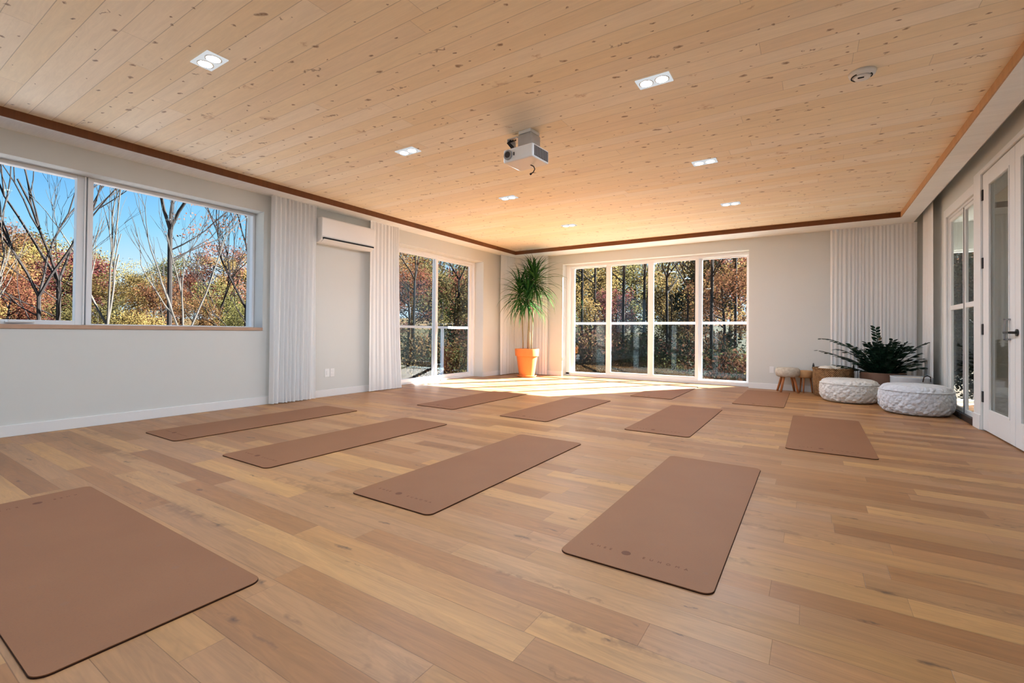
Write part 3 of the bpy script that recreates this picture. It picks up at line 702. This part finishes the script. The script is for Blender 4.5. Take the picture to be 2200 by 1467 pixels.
# zz plant
zz = thing('potted_zz_plant', 'dark green leafy plant in a wide brown pot between the two poufs', 'plant', (.93, 9.28, 0))
MB().lathe([(0, 0), (.20, 0), (.22, .02), (.245, .25), (.285, .26), (.29, .43), (.272, .43), (.262, .36), (0, .36)], n=40).build('pot', M['brownpot'], zz, smooth=True).modifiers.new('es', 'EDGE_SPLIT').split_angle = .6
MB().lathe([(0, .365), (.262, .362)], n=30).build('soil', M['soil'], zz)
rnd = random.Random(11)
# fronds: azimuth (deg), length, start elevation, droop
fr_ = [(180, .86, 38, .55), (172, .98, 62, 1.15), (200, .62, 45, .7), (215, .66, 58, .5), (150, .50, 60, .6), (235, .62, 70, .6), (262, .70, 68, .8), (285, .62, 76, .5), (250, .78, 80, .35),
       (300, .62, 60, .5), (325, .58, 52, .5), (340, .50, 50, .6), (2, .46, 46, .55), (-14, .47, 34, .6), (330, .72, 64, .7), (205, .74, 52, .8), (240, .7, 50, .5), (270, .72, 58, .6), (292, .7, 66, .7), (315, .6, 74, .6), (160, .6, 70, .8), (190, .55, 25, .4), (225, .50, 35, .4), (310, .52, 35, .4), (275, .5, 45, .4), (90, .42, 82, .1), (120, .45, 80, .2), (60, .42, 80, .2)]
for az, L, el, dr_ in fr_:
    a = math.radians(az+rnd.uniform(-6, 6)); h = Vector((math.cos(a), math.sin(a), 0)); side = Vector((-math.sin(a), math.cos(a), 0))
    p = Vector((.08*math.cos(a), .08*math.sin(a), .36)); e_ = math.radians(el); n = 17; pts = [p.copy()]; dirs = []
    for i in range(n):
        d = h*math.cos(e_)+Up*math.sin(e_); dirs.append(d.copy()); p = p+d*L/n; pts.append(p.copy()); e_ -= dr_/n*(.4+1.2*i/n)
    m = MB(); m.tube(pts, [.011*(1-.7*i/n) for i in range(n+1)], 6)
    for i in range(2, n+1):
        for s in (-1, 1):
            d = dirs[min(i, n-1)]; q = pts[i]-d*.01*s; up = side.cross(d); ll = .105*(1-.45*abs(i/n-.55)); wd = .042
            dv = (d*.75+side*s*.8+up*rnd.uniform(0, .5)).normalized(); wv = (dv.cross(up)+up*rnd.uniform(-.5, .5)).normalized()
            vs = [q, q+dv*ll*.35+wv*wd*.5, q+dv*ll*.7+wv*wd*.42, q+dv*ll, q+dv*ll*.7-wv*wd*.42, q+dv*ll*.35-wv*wd*.5]
            m.add(vs, [(0, 1, 2, 3, 4, 5)])
    m.build('frond', M['lf_zz'], zz)

# ------------------------------------------------------------------ outside : balconies
def balcony(name, label, ax, c, a0, a1, ztop, posts, deck):
    t = thing(name, label, 'balcony')
    m = MB()
    m.box(*deck, -.16, -.06); m.build('deck', M['deck'], t)
    m = MB()
    if ax == 0: m.box(c-.03, c+.03, a0, a1, ztop-.055, ztop)
    else: m.box(a0, a1, c-.03, c+.03, ztop-.055, ztop)
    m.build('top_rail', M['vinyl'], t, bevel=.004)
    for p in posts:
        m = MB()
        if ax == 0: m.box(c-.03, c+.03, p-.03, p+.03, -.06, ztop-.055).box(c-.06, c+.06, p-.06, p+.06, -.06, -.03)
        else: m.box(p-.03, p+.03, c-.03, c+.03, -.06, ztop-.055).box(p-.06, p+.06, c-.06, c+.06, -.06, -.03)
        m.build('guard_post', M['vinyl'], t)
    ps = [a0]+list(posts)+[a1]
    for p, q in zip(ps[:-1], ps[1:]):
        if q-p < .2: continue
        m = MB()
        if ax == 0: m.box(c-.004, c+.004, p+.05, q-.05, .02, ztop-.08)
        else: m.box(p+.05, q-.05, c-.004, c+.004, .02, ztop-.08)
        m.build('glass_panel', M['guardglass'], t)
    return t
balcony('side_balcony', 'white railed balcony outside the two panel sliding door', 0, -7.60, 5.0, 10.2, 1.135, (6.6, 8.62), (-7.7, XL-T, 5.0, 10.2))
balcony('rear_balcony', 'white railed balcony outside the four panel door', 1, 11.0, -5.6, -.2, 1.275, (-5.4, -.4), (-5.6, -.2, YB+T, 11.1))

# ------------------------------------------------------------------ outside : ground and woods
def height(x, y):
    d = math.hypot(max(0, -6-x, x-2), max(0, y-10, -3-y))
    return -1.3+max(0, d-16)*.07+.25*math.sin(x*.21+1)*math.cos(y*.17)
m = MB(); nx, ny = 70, 70; vs = []
for j in range(ny+1):
    for i in range(nx+1):
        x = -75+115*i/nx; y = -30+115*j/ny; vs.append((x, y, height(x, y)))
m.add(vs, [(j*(nx+1)+i, j*(nx+1)+i+1, (j+1)*(nx+1)+i+1, (j+1)*(nx+1)+i) for j in range(ny) for i in range(nx)])
g = m.build('ground', M['ground'], smooth=True); tag(g, 'leaf covered forest ground outside the windows', 'ground', kind='structure')

st(MB().box(-14.0, XL-T-.02, -7.0, 4.9, -.5, -.35), 'bounce_slab', M['concrete'], 'added unseen pale slab bouncing sunlight in through the long left window', 'bounce_slab')  # unseen slab added to bounce sunlight up onto the left ceiling
def branches(m, p, d, L, r, depth, rnd, tips, spread=.5, up=.15, n=5):
    p = Vector(p); d = d.normalized(); pts = [p]; rr = [r]; k = 4
    for i in range(k):
        d = (d+Vector((rnd.uniform(-1, 1), rnd.uniform(-1, 1), rnd.uniform(-.6, 1)))*.12).normalized()
        p = p+d*L/k; pts.append(p); rr.append(r*(1-.42*(i+1)/k))
    m.tube(pts, rr, n if depth > 1 else 4, cap=False)
    if depth == 0: tips.append(p); return
    nb = rnd.choice((2, 3)) if depth > 1 else 3
    for b in range(nb):
        q = pts[rnd.choice((2, 3, 4, 4))]; ax = d.orthogonal().normalized(); ax = (Matrix.Rotation(rnd.uniform(0, 2*PI), 3, d) @ ax)
        nd = (d+ax*rnd.uniform(.4, 1.1)*spread*1.6+Up*up).normalized()
        branches(m, q, nd, L*rnd.uniform(.58, .82), max(r*.60, .0035), depth-1, rnd, tips, spread, up, n)
    tips.append(pts[-1])
def leaves(m, cen, n, R, size, rnd, squash=.8):
    for i in range(n):
        v = Vector((rnd.gauss(0, .5), rnd.gauss(0, .5), rnd.gauss(0, .5)*squash))*R
        c = cen+v; a = Vector((rnd.uniform(-1, 1), rnd.uniform(-1, 1), rnd.uniform(-1, 1))).normalized(); b = a.orthogonal().normalized(); s = size*rnd.uniform(.6, 1.4)
        m.add([c-a*s*.5, c+b*s*.32, c+a*s*.5, c-b*s*.32], [(0, 1, 2, 3)])
def leafy_tree(seed, H, R, nleaf, leafm, label, cat='tree', size=.16, low=.25, bark='bark'):
    rnd = random.Random(seed); t = thing('autumn_tree', label, cat)
    m = MB(); tips = []
    m.tube([(0, 0, -.4), (rnd.uniform(-.1, .1), 0, H*.2), (rnd.uniform(-.25, .25), rnd.uniform(-.2, .2), H*.5), (rnd.uniform(-.3, .3), 0, H*.85)], [.13, .11, .08, .03], 7)
    for k in range(9):
        z = H*(low+.6*k/9); a = rnd.uniform(0, 2*PI)
        branches(m, (0, 0, z), Vector((math.cos(a), math.sin(a), .5)), R*.7*(1-.4*k/9), .045, 1, rnd, tips, .5)
    m.build('trunk', M[bark], t)
    m = MB(); 
    for i in range(24): tips.append(Vector((rnd.gauss(0, .42)*R, rnd.gauss(0, .42)*R, H*(low+(1-low)*rnd.random()**.8))))
    for q in tips: leaves(m, q, max(1, nleaf//len(tips)), .42*R**.5*1.0, size, rnd)
    m.build('foliage', M[leafm], t)
    return t
def bare_tree(seed, H, r, depth, label, bark='bark', lean=0, leafm=None, spread=.5, bole=.34):
    rnd = random.Random(seed); t = thing('bare_tree', label, 'tree')
    m = MB(); tips = []
    if lean: branches(m, (0, 0, -.4), Vector((lean, 0, 1)), H*.42, r, depth, rnd, tips, spread, .25, 7)
    else:                     # a straight bole, a crown of limbs above it and a few side limbs
        z1 = H*bole; m.tube([(0, 0, -.4), (rnd.uniform(-.08, .08), 0, z1*.5), (0, 0, z1)], [r*1.15, r, r*.9], 8)
        for k in range(3):
            a = rnd.uniform(0, 2*PI); branches(m, (0, 0, z1), Vector((math.cos(a)*.55, math.sin(a)*.55, 1.1)), H*.26, r*.72, depth-1, rnd, tips, spread, .25, 6)
        for k in range(3):
            a = rnd.uniform(0, 2*PI); branches(m, (0, 0, z1*rnd.uniform(.55, .95)), Vector((math.cos(a), math.sin(a), .7)), H*.16, r*.35, depth-2, rnd, tips, spread, .2, 5)
    m.build('trunk', M[bark], t)
    if leafm:
        m = MB()
        for q in tips: 
            if rnd.random() < .5: leaves(m, q, 5, .35, .13, rnd)
        m.build('foliage', M[leafm], t)
    return t
kinds = []
for s, H, R, mt, nm in ((1, 7.5, 2.4, 'lf_orange', 'orange'), (2, 6.5, 2.3, 'lf_gold', 'golden yellow'), (3, 7.0, 2.5, 'lf_olive', 'olive green'), (4, 7.0, 2.2, 'lf_red', 'russet red'), (5, 7.5, 2.3, 'lf_gold', 'golden yellow'), (6, 6.0, 2.5, 'lf_orange', 'orange'), (8, 6.5, 2.4, 'lf_olive', 'olive green')):
    kinds.append((leafy_tree(s, H, R, 8500, mt, nm, size=.115), nm))
ever = leafy_tree(7, 7.5, 1.9, 8000, 'lf_green', 'dark evergreen', size=.15, low=.05); ever.name = 'evergreen_tree'
shrubs = []
for s, mt, nm in ((31, 'lf_orange', 'orange'), (32, 'lf_olive', 'olive green'), (33, 'lf_green', 'dark green')):
    rnd = random.Random(s); t = thing('woodland_shrub', nm, 'shrub')
    m = MB(); tips = []
    for k in range(8):
        a = rnd.uniform(0, 2*PI); branches(m, (0, 0, -.1), Vector((math.cos(a)*.6, math.sin(a)*.6, 1)), .8, .02, 2, rnd, tips, .5, .1, 4)
    m.build('stems', M['bark'], t)
    m = MB()
    for q in tips: leaves(m, q, 12, .3, .08, rnd)
    m.build('foliage', M[mt], t); shrubs.append((t, nm))
bares = [bare_tree(41, 9.5, .060, 6, 'x', spread=.36), bare_tree(42, 10.0, .052, 6, 'x', spread=.28), bare_tree(43, 8.0, .06, 4, 'x', bark='birch', lean=.2, spread=.28), bare_tree(44, 9.0, .055, 5, 'x', leafm='lf_red', spread=.42), bare_tree(45, 10.0, .07, 5, 'x', spread=.3, bole=.62)]
used = set()
def put(src, x, y, s, rz, label, group=None):
    o = src if src.name not in used else copy_tree(src)
    used.add(src.name)
    o.location = (x, y, height(x, y)); o.scale = (s, s, s); o.rotation_euler = (0, 0, rz); o['label'] = label
    if group: o['group'] = group
    PLACED.append(o); return o
PLACED = []
rnd = random.Random(77)
def away(pxx, d):        # a spot d metres off in the direction of a window
    v = R2*((pxx-1100)/f_px)+F2; v.z = 0; v.normalize(); return v.x*d, v.y*d
AREAS = [(-400, 175, 'left pane of the long window'), (175, 700, 'wide right pane of the long window'),
 (700, 940, 'left half of the two panel door'), (940, 1110, 'right half of the two panel door'),
 (1110, 1308, 'first pane of the four panel door'), (1308, 1400, 'second pane of the four panel door'),
 (1400, 1500, 'third pane of the four panel door'), (1500, 1800, 'fourth pane of the four panel door'), (1800, 2300, 'tall glazed panel past the hall')]
def area(pxx): return next(t for a, b, t in AREAS if a <= pxx < b)
ROWS = ['in the first row', 'in the second row', 'in the third row', 'in the farthest row']
for ring, (d0, d1, s0) in enumerate(((21, 25, .60), (28, 32, .84), (37, 42, 1.06), (48, 54, 1.34))):
    for p0, p1, step in ((-260, 620, 100), (800, 1060, 95), (1190, 1650, 108), (2020, 2110, 70)):
        pxx = p0+rnd.uniform(0, step)
        while pxx < p1:
            d = rnd.uniform(d0, d1); x, y = away(pxx, d); left = pxx < 700
            s_ = s0*rnd.uniform(.88, 1.12)*(.80 if left else 1.15)
            if 250 < pxx < 420 and ring > 0: s_ *= .8
            if (pxx > 1380 and rnd.random() < .2) or (pxx > 1900 and rnd.random() < .8):
                put(ever, x, y, s_, rnd.uniform(0, 6), 'dark evergreen tree %s, %s' % (ROWS[ring], area(pxx)), 'evergreens in the woods')
            else:
                src, nm = rnd.choice(kinds)
                put(src, x, y, s_, rnd.uniform(0, 6), '%s tree %s, %s' % (nm, ROWS[ring], area(pxx)), '%s trees in the woods' % nm)
            pxx += step*rnd.uniform(.8, 1.2)
for i in range(34):
    pxx = rnd.choice((rnd.uniform(840, 1020), rnd.uniform(1215, 1620), rnd.uniform(1215, 1620))); d = rnd.uniform(16.5, 20.5) if i % 2 else rnd.uniform(22.5, 26)
    x, y = away(pxx, d); src, nm = rnd.choice(shrubs)
    put(src, x, y, rnd.uniform(.9, 1.5), rnd.uniform(0, 6), '%s low %s shrub behind the %s' % ('near' if i % 2 else 'farther', nm, area(pxx)), '%s woodland shrubs' % nm)
x, y = away(1560, 15.5); put(shrubs[0][0], x, y, 1.25, 1, 'bright orange shrub nearest the glass behind the four panel door')
# bare trees seen in the long left window
for (pxx, d, s, k, rz, lab) in ((8, 17, .7, 2, 3.5, 'pale birch at the far left edge of the long window'), (82, 17, .95, 1, 1.0, 'bare dark tree left of the window mullion'),
    (124, 19, 1.1, 1, 2.2, 'bare dark forked tree just left of the window mullion'), (255, 17, .85, 2, 4.2, 'slender birch just right of the window mullion'),
    (362, 14.5, .8, 4, 3.4, 'tall bare tree in the middle of the wide right pane'), (378, 13.0, .7, 2, 5.8, 'leaning white birch beside the tall bare tree'), (528, 19, .95, 0, .7, 'bare dark tree at the right edge of the long window'),
    (470, 27, .95, 3, 2.7, 'distant bare tree with sparse russet leaves in the wide right pane')):
    x, y = away(pxx, d); put(bares[k], x, y, s, rz, lab)
rnd = random.Random(5)
for i, pxx in enumerate((1250, 1278, 1340, 1385, 1432, 1478, 1494, 1530, 890, 985, 1580)):
    x, y = away(pxx, rnd.uniform(19, 24)); put(bares[4], x, y, rnd.uniform(.7, .95), rnd.uniform(0, 6), 'thin dark trunk behind the %s' % area(pxx), 'dark trunks outside the glass doors')
same = {}
for o in PLACED: same.setdefault(o['label'], []).append(o)
for lab, L in same.items():                # tell look-alikes apart by their order from left to right
    if len(L) < 2: continue
    L.sort(key=lambda o: (o.location.x*Rt.x+o.location.y*Rt.y)/(o.location.x*Fw.x+o.location.y*Fw.y))
    num = {2: 'two', 3: 'three', 4: 'four', 5: 'five'}.get(len(L), 'several')
    for i, o in enumerate(L):
        w = 'leftmost' if i == 0 else 'rightmost' if i == len(L)-1 else 'middle one' if len(L) == 3 else 'second' if i == 1 else 'third' if i == 2 else 'fourth'
        o['label'] = '%s, %s' % (lab, w)
for src in [k for k, _ in kinds]+[ever]+[k for k, _ in shrubs]+bares:       # drop a kind no spot asked for
    if src.name not in used:
        for ch in KIDS(src): bpy.data.objects.remove(ch)
        bpy.data.objects.remove(src)
